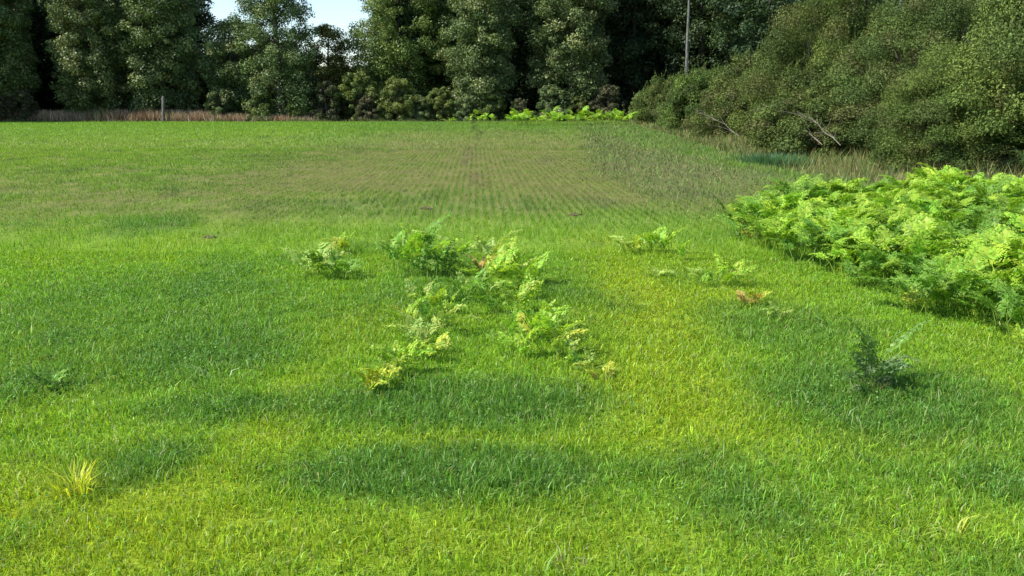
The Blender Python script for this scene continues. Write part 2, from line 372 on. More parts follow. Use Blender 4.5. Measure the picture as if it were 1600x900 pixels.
# dead bracken band along the far edge of the field
r = np.random.default_rng(71); n_ = 60000
x = r.uniform(-60, -16.5, n_); y = r.uniform(76.6, 80, n_)
nn = fnoise(x, y, 1.4, 72); pal = np.array([(.19, .125, .07), (.29, .20, .125), (.42, .33, .23), (.20, .17, .08), (.09, .10, .035)])
ci = np.clip((nn*6+r.normal(0, .8, n_)-.6), 0, 4.99).astype(int)
fade = 1-.45*sstep(-30, -20, x)
k = r.random(n_) < .35+.65*sstep(.3, .55, fnoise(x, y*.3, 3, 75))
c = pal[ci]*np.exp(r.normal(0, .25, n_))[:, None]; hh = (.5+.75*r.random(n_))*(.6+.6*fnoise(x, y, 2.5, 73))*fade
V, Q, T, cc = blades(x[k], y[k], hh[k], .045*(.5+r.random(k.sum())), r.uniform(.05, .6, k.sum()), c[k], 1, seed=74, tipc=1.35)
L = [(V, Q, T, cc)]
tag(link('dead_bracken', make_mesh('dead_bracken', V, Q, T, cc, M_DRY)), 'low band of russet dead bracken along the far edge of the field', 'dead bracken', kind='stuff')

# ------------------------------------------------------------------ leaves, crowns, trunks
def leaves(P, N, size, col, seed, aspect=.45, fold=.15):
    """diamond leaves at P facing about N"""
    r = np.random.default_rng(seed); n = len(P)
    N = N/np.maximum(np.linalg.norm(N, axis=1, keepdims=True), 1e-6)
    A = r.normal(size=(n, 3)); A -= N*np.sum(A*N, 1, keepdims=True); A /= np.maximum(np.linalg.norm(A, axis=1, keepdims=True), 1e-6)
    B = np.cross(N, A); s = size[:, None]
    V = np.stack([P-A*s*.5, P+B*s*aspect*.5+N*s*fold, P+A*s*.5, P-B*s*aspect*.5+N*s*fold], 1).reshape(-1, 3)
    k = np.arange(n)*4
    return V, np.stack([k, k+1, k+2, k+3], 1), None, np.repeat(col, 4, 0)

def tube(pts, rad, sides=7):
    pts = np.asarray(pts, float); V = []; Q = []
    for i_, p in enumerate(pts):
        d = pts[min(i_+1, len(pts)-1)]-pts[max(i_-1, 0)]; d /= np.linalg.norm(d)
        a_ = np.cross(d, [0, 1, 0.03]); a_ /= np.linalg.norm(a_); b_ = np.cross(d, a_)
        for s_ in range(sides):
            t_ = 2*math.pi*s_/sides; V.append(p+rad[i_]*(a_*math.cos(t_)+b_*math.sin(t_)))
    for i_ in range(len(pts)-1):
        for s_ in range(sides):
            q = i_*sides+s_; q2 = i_*sides+(s_+1) % sides; Q.append((q, q2, q2+sides, q+sides))
    V = np.array(V); return V, np.array(Q), None, np.ones((len(V), 3))

def branchy(h, r0, nl, reach, seed, low=.15, lean=0.0, up=.5):
    r = np.random.default_rng(seed); L = []; tips = []
    k = 9; zs = np.linspace(0, h, k); wob_ = .012 if nl == 7 else .05
    path = np.stack([np.cumsum(r.normal(0, wob_*h/k, k))+lean*zs, np.cumsum(r.normal(0, wob_*h/k, k)), zs], 1); path[0, :2] = 0
    L.append(tube(path, np.linspace(r0, r0*.15, k)*np.where(np.arange(k) == 0, 1.3, 1)))
    for q in range(nl):
        t = low+(1-low)*(q+r.random())/nl*.93; base = np.array([np.interp(t*h, zs, path[:, i_]) for i_ in range(3)])
        a_ = q*2.4+r.uniform(-.4, .4); rr = reach(t)*r.uniform(.6, .95); e = base+np.array([math.cos(a_)*rr, math.sin(a_)*rr, rr*up*r.uniform(.5, 1.4)])
        m_ = (base+e)/2+np.array([0, 0, rr*.08]); L.append(tube([base, m_, e], [r0*.35*(1-t*.6), r0*.2*(1-t*.6), r0*.06], 5)); tips.append(e)
    return L, np.array(tips), path

def tree_meshes(idx, h, prof, nclump, nleaf, lsize, palette, seed, low=.04, crad=(.7, 1.5), droop=.0):
    """profile prof(t) gives the crown radius at height t*h; clumps sit on and inside that surface"""
    r = np.random.default_rng(seed)
    L, tips, path = branchy(h*.95, h*.02+.06, 26, prof, seed+1, low=max(low, .1))
    trunk = make_mesh('trunk', *merge(L)[:3], None, M_BARK)
    t = low+(1-low)*r.random(nclump)**.9; a_ = r.uniform(0, 2*np.pi, nclump); rr = np.array([prof(v) for v in t])*np.sqrt(r.uniform(.12, 1, nclump))*(.78+.42*r.random(nclump))
    cc_ = np.stack([np.cos(a_)*rr, np.sin(a_)*rr, t*h], 1)
    cr = r.uniform(crad[0], crad[1], nclump)*(1-.35*t)
    wts = cr**2; wts /= wts.sum(); ci = r.choice(nclump, nleaf, p=wts)
    D = r.normal(size=(nleaf, 3)); D /= np.linalg.norm(D, axis=1, keepdims=True)
    rad = cr[ci]*r.random(nleaf)**.38
    P = cc_[ci]+D*rad[:, None]*np.array([1, 1, .75]); P[:, 2] = np.maximum(P[:, 2], .05+.2*r.random(nleaf))
    N = D*.9+np.array([0, 0, .45])+r.normal(size=(nleaf, 3))*.55
    pal = np.array(palette); cb = pal[r.integers(0, len(pal), nclump)]*np.exp(r.normal(0, .13, nclump))[:, None]
    c = cb[ci]*np.exp(r.normal(0, .22, nleaf))[:, None]
    v = leaves(P, N, lsize*(.6+.8*r.random(nleaf)), c, seed+2, aspect=.6)
    crown = make_mesh('crown', v[0], v[1], None, v[3], M_TREE)
    return trunk, crown

def put_tree(name, kit, label, x, y, sc=1.0, rz=0.0, group=None, cat='tree', parts=('trunk', 'crown')):
    t = thing(name, label, cat, (x, y, gzf(x, y)-.05), rz, group, sc)
    for p, me in zip(parts, kit): link(p, me, t)
    return t

PAL_POP = [(.14, .19, .065), (.11, .16, .052), (.21, .25, .10), (.085, .13, .045)]
PAL_DARK = [(.045, .075, .025), (.035, .065, .027), (.055, .09, .028)]
PAL_OAK = [(.12, .165, .037), (.15, .19, .042), (.09, .135, .034)]
PAL_YEL = [(.15, .17, .035), (.12, .15, .03), (.19, .17, .04)]
PAL_BR = [(.10, .10, .045), (.08, .09, .04), (.13, .115, .06), (.07, .09, .03)]
def col_prof(R): return lambda t: R*(.62+.38*math.sin(min(t, .95)*3.0+.2))*(1-max(0, t-.75)*2.6)
def oak_prof(R): return lambda t: R*math.sqrt(max(.03, 1-((t-.5)/.52)**2))
def dome_prof(R): return lambda t: R*math.sqrt(max(.03, 1-(t*.97)**2))
POP = [tree_meshes(k, 17, col_prof(2.9), 650, 85000, .17, PAL_POP, 100+k*7, low=.03, crad=(.35, 1.1)) for k in range(3)]
DARK = [tree_meshes(k, 16, oak_prof(4.2), 420, 50000, .22, PAL_DARK, 200+k*7, low=.05, crad=(.5, 1.4)) for k in range(2)]
OAK = [tree_meshes(k, 13, oak_prof(4.6), 650, 90000, .17, PAL_OAK, 300+k*7, low=.04, crad=(.4, 1.2)) for k in range(2)]
SMALL = [tree_meshes(k, 8, oak_prof(2.4), 220, 32000, .15, PAL_OAK if k else PAL_POP, 400+k*7, low=.04, crad=(.5, 1.0)) for k in range(2)]
YEL = tree_meshes(0, 7.5, oak_prof(2.0), 160, 22000, .15, PAL_YEL, 450, low=.05, crad=(.5, .9))
GAP = tree_meshes(1, 15, lambda t: 3.35*(1-.15*sstep(.35, .9, t)), 480, 62000, .17, PAL_POP, 470, low=.03, crad=(.45, 1.15))
SHR = [tree_meshes(k, 3.2, dome_prof(1.7), 110, 22000, .11, [PAL_OAK, PAL_BR, PAL_POP][k], 500+k*7, low=.02, crad=(.2, .5)) for k in range(3)]

# front row at the field's end: px of its middle in the photograph, distance, kit, scale
FR = [
 ('poplar_tree', POP[0], 12, 79, 1.0, 'tall dark green tree at the far left end of the row'),
 ('poplar_tree', POP[1], 152, 79, 1.0, 'tall sunlit poplar right of the black gap at the left of the row'),
 ('poplar_tree', POP[2], 258, 80, 1.05, 'tall pale green poplar behind the grey fence post'),
 ('young_tree', SMALL[0], 368, 81, 1.08, 'short tree standing below the left patch of sky'),
 ('poplar_tree', GAP, 438, 80, 1.0, 'slender open tree standing between the two patches of sky'),
 ('young_tree', YEL, 517, 84, 1.12, 'low yellowing tree at the foot of the right patch of sky'),
 ('oak_tree', OAK[0], 634, 84, 1.02, 'broad tree whose crown slopes up right of the sky'),
 ('poplar_tree', POP[0], 752, 80, 1.02, 'tall poplar with a sunlit left edge above the field track'),
 ('poplar_tree', POP[2], 890, 80, 1.08, 'large leaning poplar behind the lime bracken clumps'),
 ('oak_tree', DARK[0], 985, 85, 1.0, 'dark broad tree left of the thin pale trunk'),
 ('oak_tree', DARK[1], 1095, 82, 1.05, 'dark broad tree right of the thin pale trunk'),
 ('oak_tree', DARK[0], 1195, 75, 1.05, 'dark tall tree rising behind the middle of the hedge'),
]
for q, (nm, kit, px, d, s, lab) in enumerate(FR):
    put_tree(nm, kit, lab, side(px, d), d, s, q*1.9)
# deeper rows of the wood
r = random.Random(5)
back = []
for d, st in ((88, 50), (96, 58), (106, 60), (118, 64)):
    px = -160 + r.uniform(0, 30)
    while px < 1480:
        back.append((px+r.uniform(-10, 10), d+r.uniform(-3, 3))); px += st*(1.15 if d > 100 else 1.25)
for q, (px, d) in enumerate(back):
    hmax = 99
    if 285 < px < 640: hmax = (160-(66 if px < 470 else 100))/1385*d+1.2
    if px > 1200 and d < 90: continue
    hh = min(r.uniform(14.5, 18), hmax)
    kit = SMALL[q % 2] if hmax < 20 else DARK[q % 2]; s = hh/(8 if hmax < 20 else 16)
    tag(put_tree('woodland_tree', kit, 'dark tree deep in the wood behind the front row', side(px, d), d, s, r.uniform(0, 6)), group='trees deep in the wood')
# trees to the sides, out of the wood's rows
for q, (x_, y_, s_) in enumerate(((-48, 74, 1.0), (-55, 80, 1.05), (17.5, 48, .78), (20, 38, .72), (24, 30, .8), (19, 26, .62), (22, 22, .7))):
    put_tree('woodland_tree', DARK[q % 2], ['dark tree beyond the left end of the field'][0] if q < 2 else 'dark tree standing close behind the right hand hedge', x_, y_, s_, q,
             'trees beyond the left end of the field' if q < 2 else 'dark trees behind the right hand hedge')

# thin pale trunks
def pale_tree(px, d, h, label, seed):
    x_ = side(px, d); L, tips, path = branchy(h, .17, 7, lambda t: .8+1.0*t, seed, low=.78, up=.7)
    t = thing('birch_tree', label, 'tree', (x_, d, gzf(x_, d)-.05), 0)
    link('trunk', make_mesh('trunk', *merge(L)[:3], None, M_PALEBARK, smooth=True), t)
    rr = np.random.default_rng(seed); n_ = 7000; c0 = np.concatenate([tips[2:], tips[2:]+rr.normal(0, .5, (len(tips)-2, 3))]); ci = rr.integers(0, len(c0), n_)
    P = c0[ci]+rr.normal(0, .45, (n_, 3))+np.array([0, 0, 1.2]); c = np.array(PAL_DARK)[rr.integers(0, 3, n_)]*np.exp(rr.normal(0, .2, n_))[:, None]
    v = leaves(P, rr.normal(size=(n_, 3)), .14+.1*rr.random(n_), c, seed, .6); link('crown', make_mesh('crown', v[0], v[1], None, v[3], M_TREE), t)
pale_tree(1068, 66, 12.5, 'thin straight pale trunk rising above the far end of the hedge', 611)
pale_tree(1391, 36, 9, 'pale trunk glimpsed in the dip of the hedge top', 612)

# shrubs at the foot of the wood
SHL = [
 (14, 76.9, 1, .72, 'dull brown bush at the left edge beside the dead bracken'), (40, 77.0, 1, .85, 'small olive bush at the left end of the dead bracken'),
 (128, 79, 2, .75, 'grey green bush under the left poplar'), (345, 78.5, 2, .85, 'green bush right of the black gap between poplars'), (410, 78.4, 0, .8, 'dark bush under the slender open tree'),
 (470, 78.2, 0, .7, 'low dark bush at the right end of the dead bracken'),
 (512, 78.5, 1, 1.05, 'tall brownish bush below the right patch of sky'), (560, 79, 0, 1.3, 'big round green bush left of the broad tree'), (575, 77.5, 1, .7, 'low russet bush in front of the big round bush'),
 (622, 78, 0, 1.15, 'rounded olive bush in front of the broad tree'), (655, 77.6, 2, .7, 'small grey green bush below the broad tree'), (690, 78.2, 0, .9, 'bushy olive shrub left of the field track'),
 (728, 77.5, 2, .65, 'low bush at the head of the field track'), (770, 78, 0, .75, 'low green bush right of the field track'), (812, 77.6, 1, .6, 'low brownish bush behind the lime clumps'),
 (862, 78, 2, .95, 'pale leafy bush under the leaning poplar'), (905, 77.6, 0, .7, 'low dark bush behind the bracken row'), (950, 77, 1, .95, 'purplish brown bush left of the hedge end'),
 (1002, 76, 0, .8, 'small green bush where hedge and wood meet')]
for q, (px, d, kk, s, lab) in enumerate(SHL):
    put_tree('bush', SHR[kk], lab, side(px, d), d, s, q*1.3, 'bushes at the foot of the wood', 'bush', ('stem', 'foliage'))

# ------------------------------------------------------------------ hedge of big bushes on the right
PAL_W = [(.125, .18, .038), (.10, .155, .034), (.15, .205, .044), (.085, .125, .032), (.135, .15, .045)]
PAL_W2 = [(.11, .15, .038), (.125, .135, .045), (.085, .125, .032), (.125, .17, .04)]
def bush_meshes(R, h, nl, seed, pal, lsize=.085, low=.0):
    r = np.random.default_rng(seed)
    L = []
    for q in range(15):
        a_ = r.uniform(0, 6.28); rr = R*r.uniform(.3, .85); e = np.array([math.cos(a_)*rr, math.sin(a_)*rr, h*math.sqrt(max(.1, 1-(rr/R)**2))*.9])
        b_ = np.array([r.normal(0, .2), r.normal(0, .2), 0]); m_ = b_*.5+e*.5+np.array([0, 0, .35]); L.append(tube([b_, m_, e], [.07, .045, .012], 5))
    stem = make_mesh('stem', *merge(L)[:3], None, M_BARK)
    # lumps over a dome
    nc = 230; u = r.uniform(0, 1, nc); a_ = r.uniform(0, 2*np.pi, nc); el = np.arcsin(u**.8); f = r.uniform(.62, .97, nc)
    wob = 1+.16*np.sin(a_*3+seed)+.1*np.sin(a_*5+el*4)
    cc_ = np.stack([np.cos(a_)*np.cos(el)*R*f*wob, np.sin(a_)*np.cos(el)*R*f*wob, np.sin(el)*h*f*(.92+.16*r.random(nc))], 1)
    cr = r.uniform(.25, .75, nc)*R/3.4
    ci = r.choice(nc, nl, p=cr**2/np.sum(cr**2)); D = r.normal(size=(nl, 3)); D[:, 2] = np.abs(D[:, 2])*1.1-.35; D /= np.linalg.norm(D, axis=1, keepdims=True)
    P = cc_[ci]+D*(cr[ci]*r.random(nl)**.35)[:, None]; 
    # upright shoots
    ns = 900; pick = r.integers(0, nl, ns); sh = P[pick]; nsl = 26
    tt = np.tile(np.linspace(0, 1, nsl), ns); ln = np.repeat(r.uniform(.2, .65, ns), nsl); dx = np.repeat(r.normal(0, .35, (ns, 2)), nsl, 0)
    S = np.repeat(sh, nsl, 0)+np.stack([dx[:, 0]*tt*ln, dx[:, 1]*tt*ln, tt*ln], 1)+r.normal(0, .015, (ns*nsl, 3))
    PP = np.concatenate([P, S]); N = np.concatenate([D+r.normal(size=(nl, 3))*.6+np.array([0, 0, .3]), r.normal(size=(len(S), 3))])
    pal = np.array(pal); cb = pal[r.integers(0, len(pal), nc)]*np.exp(r.normal(0, .1, nc))[:, None]
    c = np.concatenate([cb[ci], pal[r.integers(0, len(pal), len(S))]*1.15])*np.exp(r.normal(0, .24, len(PP)))[:, None]
    keep = PP[:, 2] > -.2; PP, N, c = PP[keep], N[keep], c[keep]
    v = leaves(PP, N, lsize*(.6+.8*r.random(len(PP))), c, seed+2, aspect=.42)
    return stem, make_mesh('foliage', v[0], v[1], None, v[3], M_BUSH)
BUSH = [bush_meshes(3.3, 4.6, 210000, 700+k, [PAL_W, PAL_W, PAL_W2][k], .062) for k in range(3)]
FARB = [bush_meshes(2.6, 3.1, 90000, 720+k, [PAL_W, PAL_W2][k], .09) for k in range(2)]
HB = [ # x, y, kit, scale(xyz), label
 (11.0, 64, FARB[0], (.9, .9, 1.05), 'rounded olive bush at the far tip of the hedge'),
 (12.2, 57, FARB[1], (1.1, 1.1, 1.1), 'second bush from the far tip of the hedge'),
 (10.8, 50, FARB[0], (1.0, 1.0, 1.05), 'low rounded hedge bush below the thin pale trunk'),
 (12.8, 45, FARB[1], (1.2, 1.1, 1.25), 'hedge bush just right of the thin pale trunk'),
 (10.6, 41, FARB[1], (.9, .9, .8), 'low bush in front where the hedge top starts to climb'),
 (12.6, 37, BUSH[0], (.9, .9, .92), 'bush where the hedge top climbs steeply'),
 (11.0, 31.5, BUSH[1], (.95, .95, 1.12), 'tall peaked hedge bush reaching the top of the picture'),
 (14.5, 30, BUSH[2], (1.0, 1.0, 1.3), 'bush behind the tall peaked hedge bush'),
 (12.2, 26, BUSH[2], (.95, .95, .96), 'hedge bush under the dip in the hedge top'),
 (9.2, 26.5, FARB[1], (.85, .85, .6), 'low scrubby bush behind the bleached branches'),
 (12.8, 20.3, BUSH[0], (1.0, 1.0, 1.16), 'tall willowy hedge bush behind the bracken bed'),
 (10.2, 20.6, BUSH[1], (.68, .68, .55), 'lower front bush behind the middle of the bracken bed'),
 (15.2, 16.8, BUSH[1], (1.1, 1.1, 1.25), 'tall hedge bush at the right edge of the picture'),
 (18, 25, BUSH[0], (1.2, 1.2, 1.3), 'large bush in the second rank of the hedge')]
for q, (x_, y_, kit, s, lab) in enumerate(HB):
    put_tree('hedge_bush', kit, lab, x_, y_, s, q*2.1, 'big bushes of the right hand hedge', 'bush', ('stem', 'foliage'))

# bleached dead branches at the hedge foot
def dead_branch(a, b, label, seed, r0=.035):
    r = np.random.default_rng(seed); a = np.array(a, float); b = np.array(b, float); k = 7
    path = np.array([a+(b-a)*t+np.array([0, 0, .12*math.sin(t*3.1)])+r.normal(0, .03, 3) for t in np.linspace(0, 1, k)])
    L = [tube(path, np.linspace(r0, r0*.3, k), 6)]
    for q in range(14):
        s_ = path[1+q % 5]; e = s_+(b-a)*.28*r.uniform(.5, 1)+r.normal(0, .25, 3); L.append(tube([s_, (s_+e)/2+r.normal(0, .03, 3), e], [r0*.4, r0*.3, r0*.12], 4))
    V, Q, T, cc = merge(L); o0 = a.copy(); V = V-o0
    tag(link('dead_branch', make_mesh('dead_branch', V, Q, None, None, M_DEADWOOD), loc=tuple(o0)), label, 'branch', 'bleached dead branches')
dead_branch((8.5, 24.5, .4), (7.6, 27.5, 1.6), 'long bleached dead branch slanting down the front of the hedge', 801, .014)
dead_branch((8.8, 24.0, .45), (8.1, 26.0, 1.35), 'shorter bleached branch below the long slanting one', 802, .013)
dead_branch((7.6, 30.0, .5), (6.6, 32.4, 1.25), 'thin grey dead branch farther along the hedge foot', 803, .012)
dead_branch((9.9, 19.5, .35), (11.3, 20.4, .75), 'grey dead branch lying behind the bracken bed at right', 804, .012)

# ------------------------------------------------------------------ fence post
px, d = 256, 75.9
x_ = side(px, d)
s_ = .12; hh = 2.3
V = []; 
for zz_, ss in ((-.2, s_), (hh-.12, s_*.94), (hh, s_*.55)):
    for q in range(8):
        a_ = 2*math.pi*(q+.5)/8; V.append((math.cos(a_)*ss*1.05, math.sin(a_)*ss*.9, zz_))
Q = [(l*8+q, l*8+(q+1) % 8, l*8+8+(q+1) % 8, l*8+8+q) for l in range(2) for q in range(8)]+[(16, 17, 18, 19), (16, 19, 20, 23), (20, 21, 22, 23)]
tag(link('fence_post', make_mesh('fence_post', V, Q, None, None, M_POST), loc=(x_, d, gzf(x_, d)), rot=(0, .07, 0)), 'weathered grey wooden post standing before the dead bracken', 'post')

# ------------------------------------------------------------------ bracken
def frond(L_, W_, pet, bend, seed, col, npair=13, lean0=.35, curl=.0, pin=.034):
    """one bipinnate frond: bare stalk then a triangular blade, arching over towards +X"""
    r = np.random.default_rng(seed); k = 26; s = np.linspace(0, 1, k); T_ = pet+L_
    ang = lean0+bend*s**1.5+curl*np.clip(s-.8, 0, 1)*6
    dx = np.sin(ang)*T_/(k-1); dz = np.cos(ang)*T_/(k-1)
    px_ = np.concatenate([[0], np.cumsum(dx[:-1])]); pz_ = np.concatenate([[0], np.cumsum(dz[:-1])]); py_ = np.cumsum(r.normal(0, .004, k))
    path = np.stack([px_, py_, pz_], 1)
    out = [tube(path[::3], np.linspace(.005, .0012, len(path[::3])), 4)]; out[0] = (out[0][0], out[0][1], None, np.tile(np.array(col)*np.array([1.1, .95, 1.0]), (len(out[0][0]), 1)))
    Ps = []; As = []; Bs = []; Sz = []; Wd = []
    t0 = pet/T_
    for q in range(npair):
        f = (q+.3)/npair; t = t0+(1-t0)*f**.92; i_ = t*(k-1); a0 = np.array([np.interp(i_, np.arange(k), path[:, c]) for c in range(3)])
        an = np.interp(i_, np.arange(k), ang); tan = np.array([math.sin(an), 0, math.cos(an)]); nor = np.array([-math.cos(an), 0, math.sin(an)])
        ln = W_*(1-f)**.85*(.6+.4*min(1, f*6))*r.uniform(.85, 1.1)
        for sg in (-1, 1):
            swing = r.uniform(.35, .6); dr = np.array([0, sg, 0])*math.cos(swing)+tan*math.sin(swing)+nor*r.normal(.05, .22); dr /= np.linalg.norm(dr)
            m_ = max(2, int(ln/(pin*.62))); 
            for u_ in range(m_):
                g = (u_+.7)/m_; p = a0+dr*ln*g-np.array([0, 0, 1])*ln*.22*g*g*r.uniform(.4, 1.4)
                z_ = pin*(1.25-g)*(.75+.35*r.random())*min(1.15, .5+ln/W_)
                side_ = np.cross(nor, dr)
                for s2 in (-1, 1):
                    ax = side_*s2*.85+dr*.55+nor*r.normal(0, .25); ax /= np.linalg.norm(ax)
                    Ps.append(p+ax*z_*.5); As.append(ax*z_*1.15); B_ = np.cross(nor+r.normal(0, .2, 3), ax); B_ /= np.linalg.norm(B_); Bs.append(B_*z_*.42)
    P = np.array(Ps); A = np.array(As); B = np.array(Bs)
    V = np.stack([P-A*.5, P-A*.1+B, P+A*.55, P-A*.1-B], 1).reshape(-1, 3); kk = np.arange(len(P))*4
    c = np.array(col)[None]*np.exp(r.normal(0, .16, len(P)))[:, None]; c[:, 0] *= np.exp(r.normal(0, .1, len(P)))
    out.append((V, np.stack([kk, kk+1, kk+2, kk+3], 1), None, np.repeat(c, 4, 0)))
    V, Q, T, cc = merge(out)
    return make_mesh('frond', V, Q, None, cc, M_FERN)

LIME = (.34, .51, .05); LIME2 = (.28, .46, .045); MIDG = (.17, .32, .04); YELF = (.44, .50, .06); PALE = (.36, .48, .10); BROWN = (.26, .17, .07); DKF = (.10, .20, .055); GREYG = (.16, .25, .10)
def fset(col, seed, L_=.42, W_=.20, pet=.22, n_=3, lean=.25, bend=1.3, **kw):
    return [frond(L_*(.85+.15*q), W_*(.9+.1*q), pet*(.8+.2*q), bend*(.85+.2*q), seed+q, col, lean0=lean, **kw) for q in range(n_)]
F_BED = fset(LIME, 900, .28, .125, .27, lean=.2, bend=1.5)+fset(LIME2, 910, .26, .12, .29, lean=.15, bend=1.2, curl=.3)
F_BEDM = fset(MIDG, 915, .32, .15, .26)
SPR = dict(npair=8, pin=.048)
F_LIME = fset(LIME, 903, .34, .13, .14, lean=.15, bend=1.1, **SPR)+fset(LIME2, 913, .3, .13, .16, bend=1.0, curl=.25, **SPR)
F_MID = fset(MIDG, 920, .34, .14, .14, **SPR)
F_YEL = fset(YELF, 930, .28, .12, .14, lean=.15, **SPR)
F_PALE = fset(PALE, 940, .32, .13, .16, **SPR)
F_BR = fset((.45, .38, .11), 950, .28, .13, .1, bend=1.8)
F_DK = fset(DKF, 960, .42, .16, .14, lean=.1, bend=.8, npair=9, pin=.032)
F_GR = fset(GREYG, 970, .34, .15, .15)

def fern(x, y, sets, nfr, s, label, group, seed, tilt=1.0, up=0.0):
    sprd = .2 if nfr > 12 else .13
    r = random.Random(seed)
    t = thing('bracken_fern', label, 'fern', (x, y, gzf(x, y)-.01), r.uniform(0, 6.28), group)
    for q in range(nfr):
        me = r.choice(sets)
        o = link('frond', me, t, (r.uniform(-sprd, sprd)*s, r.uniform(-sprd, sprd)*s, 0), (r.uniform(-.2, .2), r.uniform(-.25, .35)*tilt-up, q*6.283/nfr+r.uniform(-.5, .5)), s*r.uniform(.75, 1.15))
    return t

# the bed: scattered by rejection inside its outline (metres)
def inpoly(x, y, P):
    c = False; n_ = len(P); j_ = n_-1
    for i_ in range(n_):
        if (P[i_][1] > y) != (P[j_][1] > y) and x < (P[j_][0]-P[i_][0])*(y-P[i_][1])/(P[j_][1]-P[i_][1])+P[i_][0]: c = not c
        j_ = i_
    return c
BED = [(2.75, 10.9), (2.9, 9.5), (3.05, 8.3), (3.2, 6.9), (3.35, 6.2), (3.7, 5.6), (5.4, 5.6), (7.2, 9), (9.6, 13.6), (8, 14.4), (5.6, 14.2), (4.2, 13.4), (3.2, 12.2)]
pts = []; r = random.Random(31)
tries = 0
while len(pts) < 205 and tries < 60000:
    tries += 1
    x_, y_ = r.uniform(2.6, 9.8), r.uniform(5.4, 14.5)
    if not inpoly(x_, y_, BED) or x_ > .62*y_+.9: continue
    if min([(x_-a)**2+(y_-b)**2 for a, b in pts] or [9]) > .335**2: pts.append((x_, y_))
edge_lab = 'lime green bracken fern crowded in the bright bed beside the hedge'
for q, (x_, y_) in enumerate(pts):
    n_ = float(fnoise(np.array([x_]), np.array([y_]), 1.1, 301, 2)[0])
    hs = .86+1.1*(n_-.45)
    hs *= .65+.35*min(1, (x_-2.5)/.9)*1.0 if x_ < 3.6 else 1
    sets = F_BED if r.random() < .85 else F_BEDM
    if n_ < .4 and r.random() < .6: sets = F_BEDM
    fern(x_, y_, sets, 14 if y_ > 9 else 16, 1.04*hs*r.uniform(.9, 1.15), edge_lab, 'lime bracken ferns in the bed beside the hedge', 3000+q)

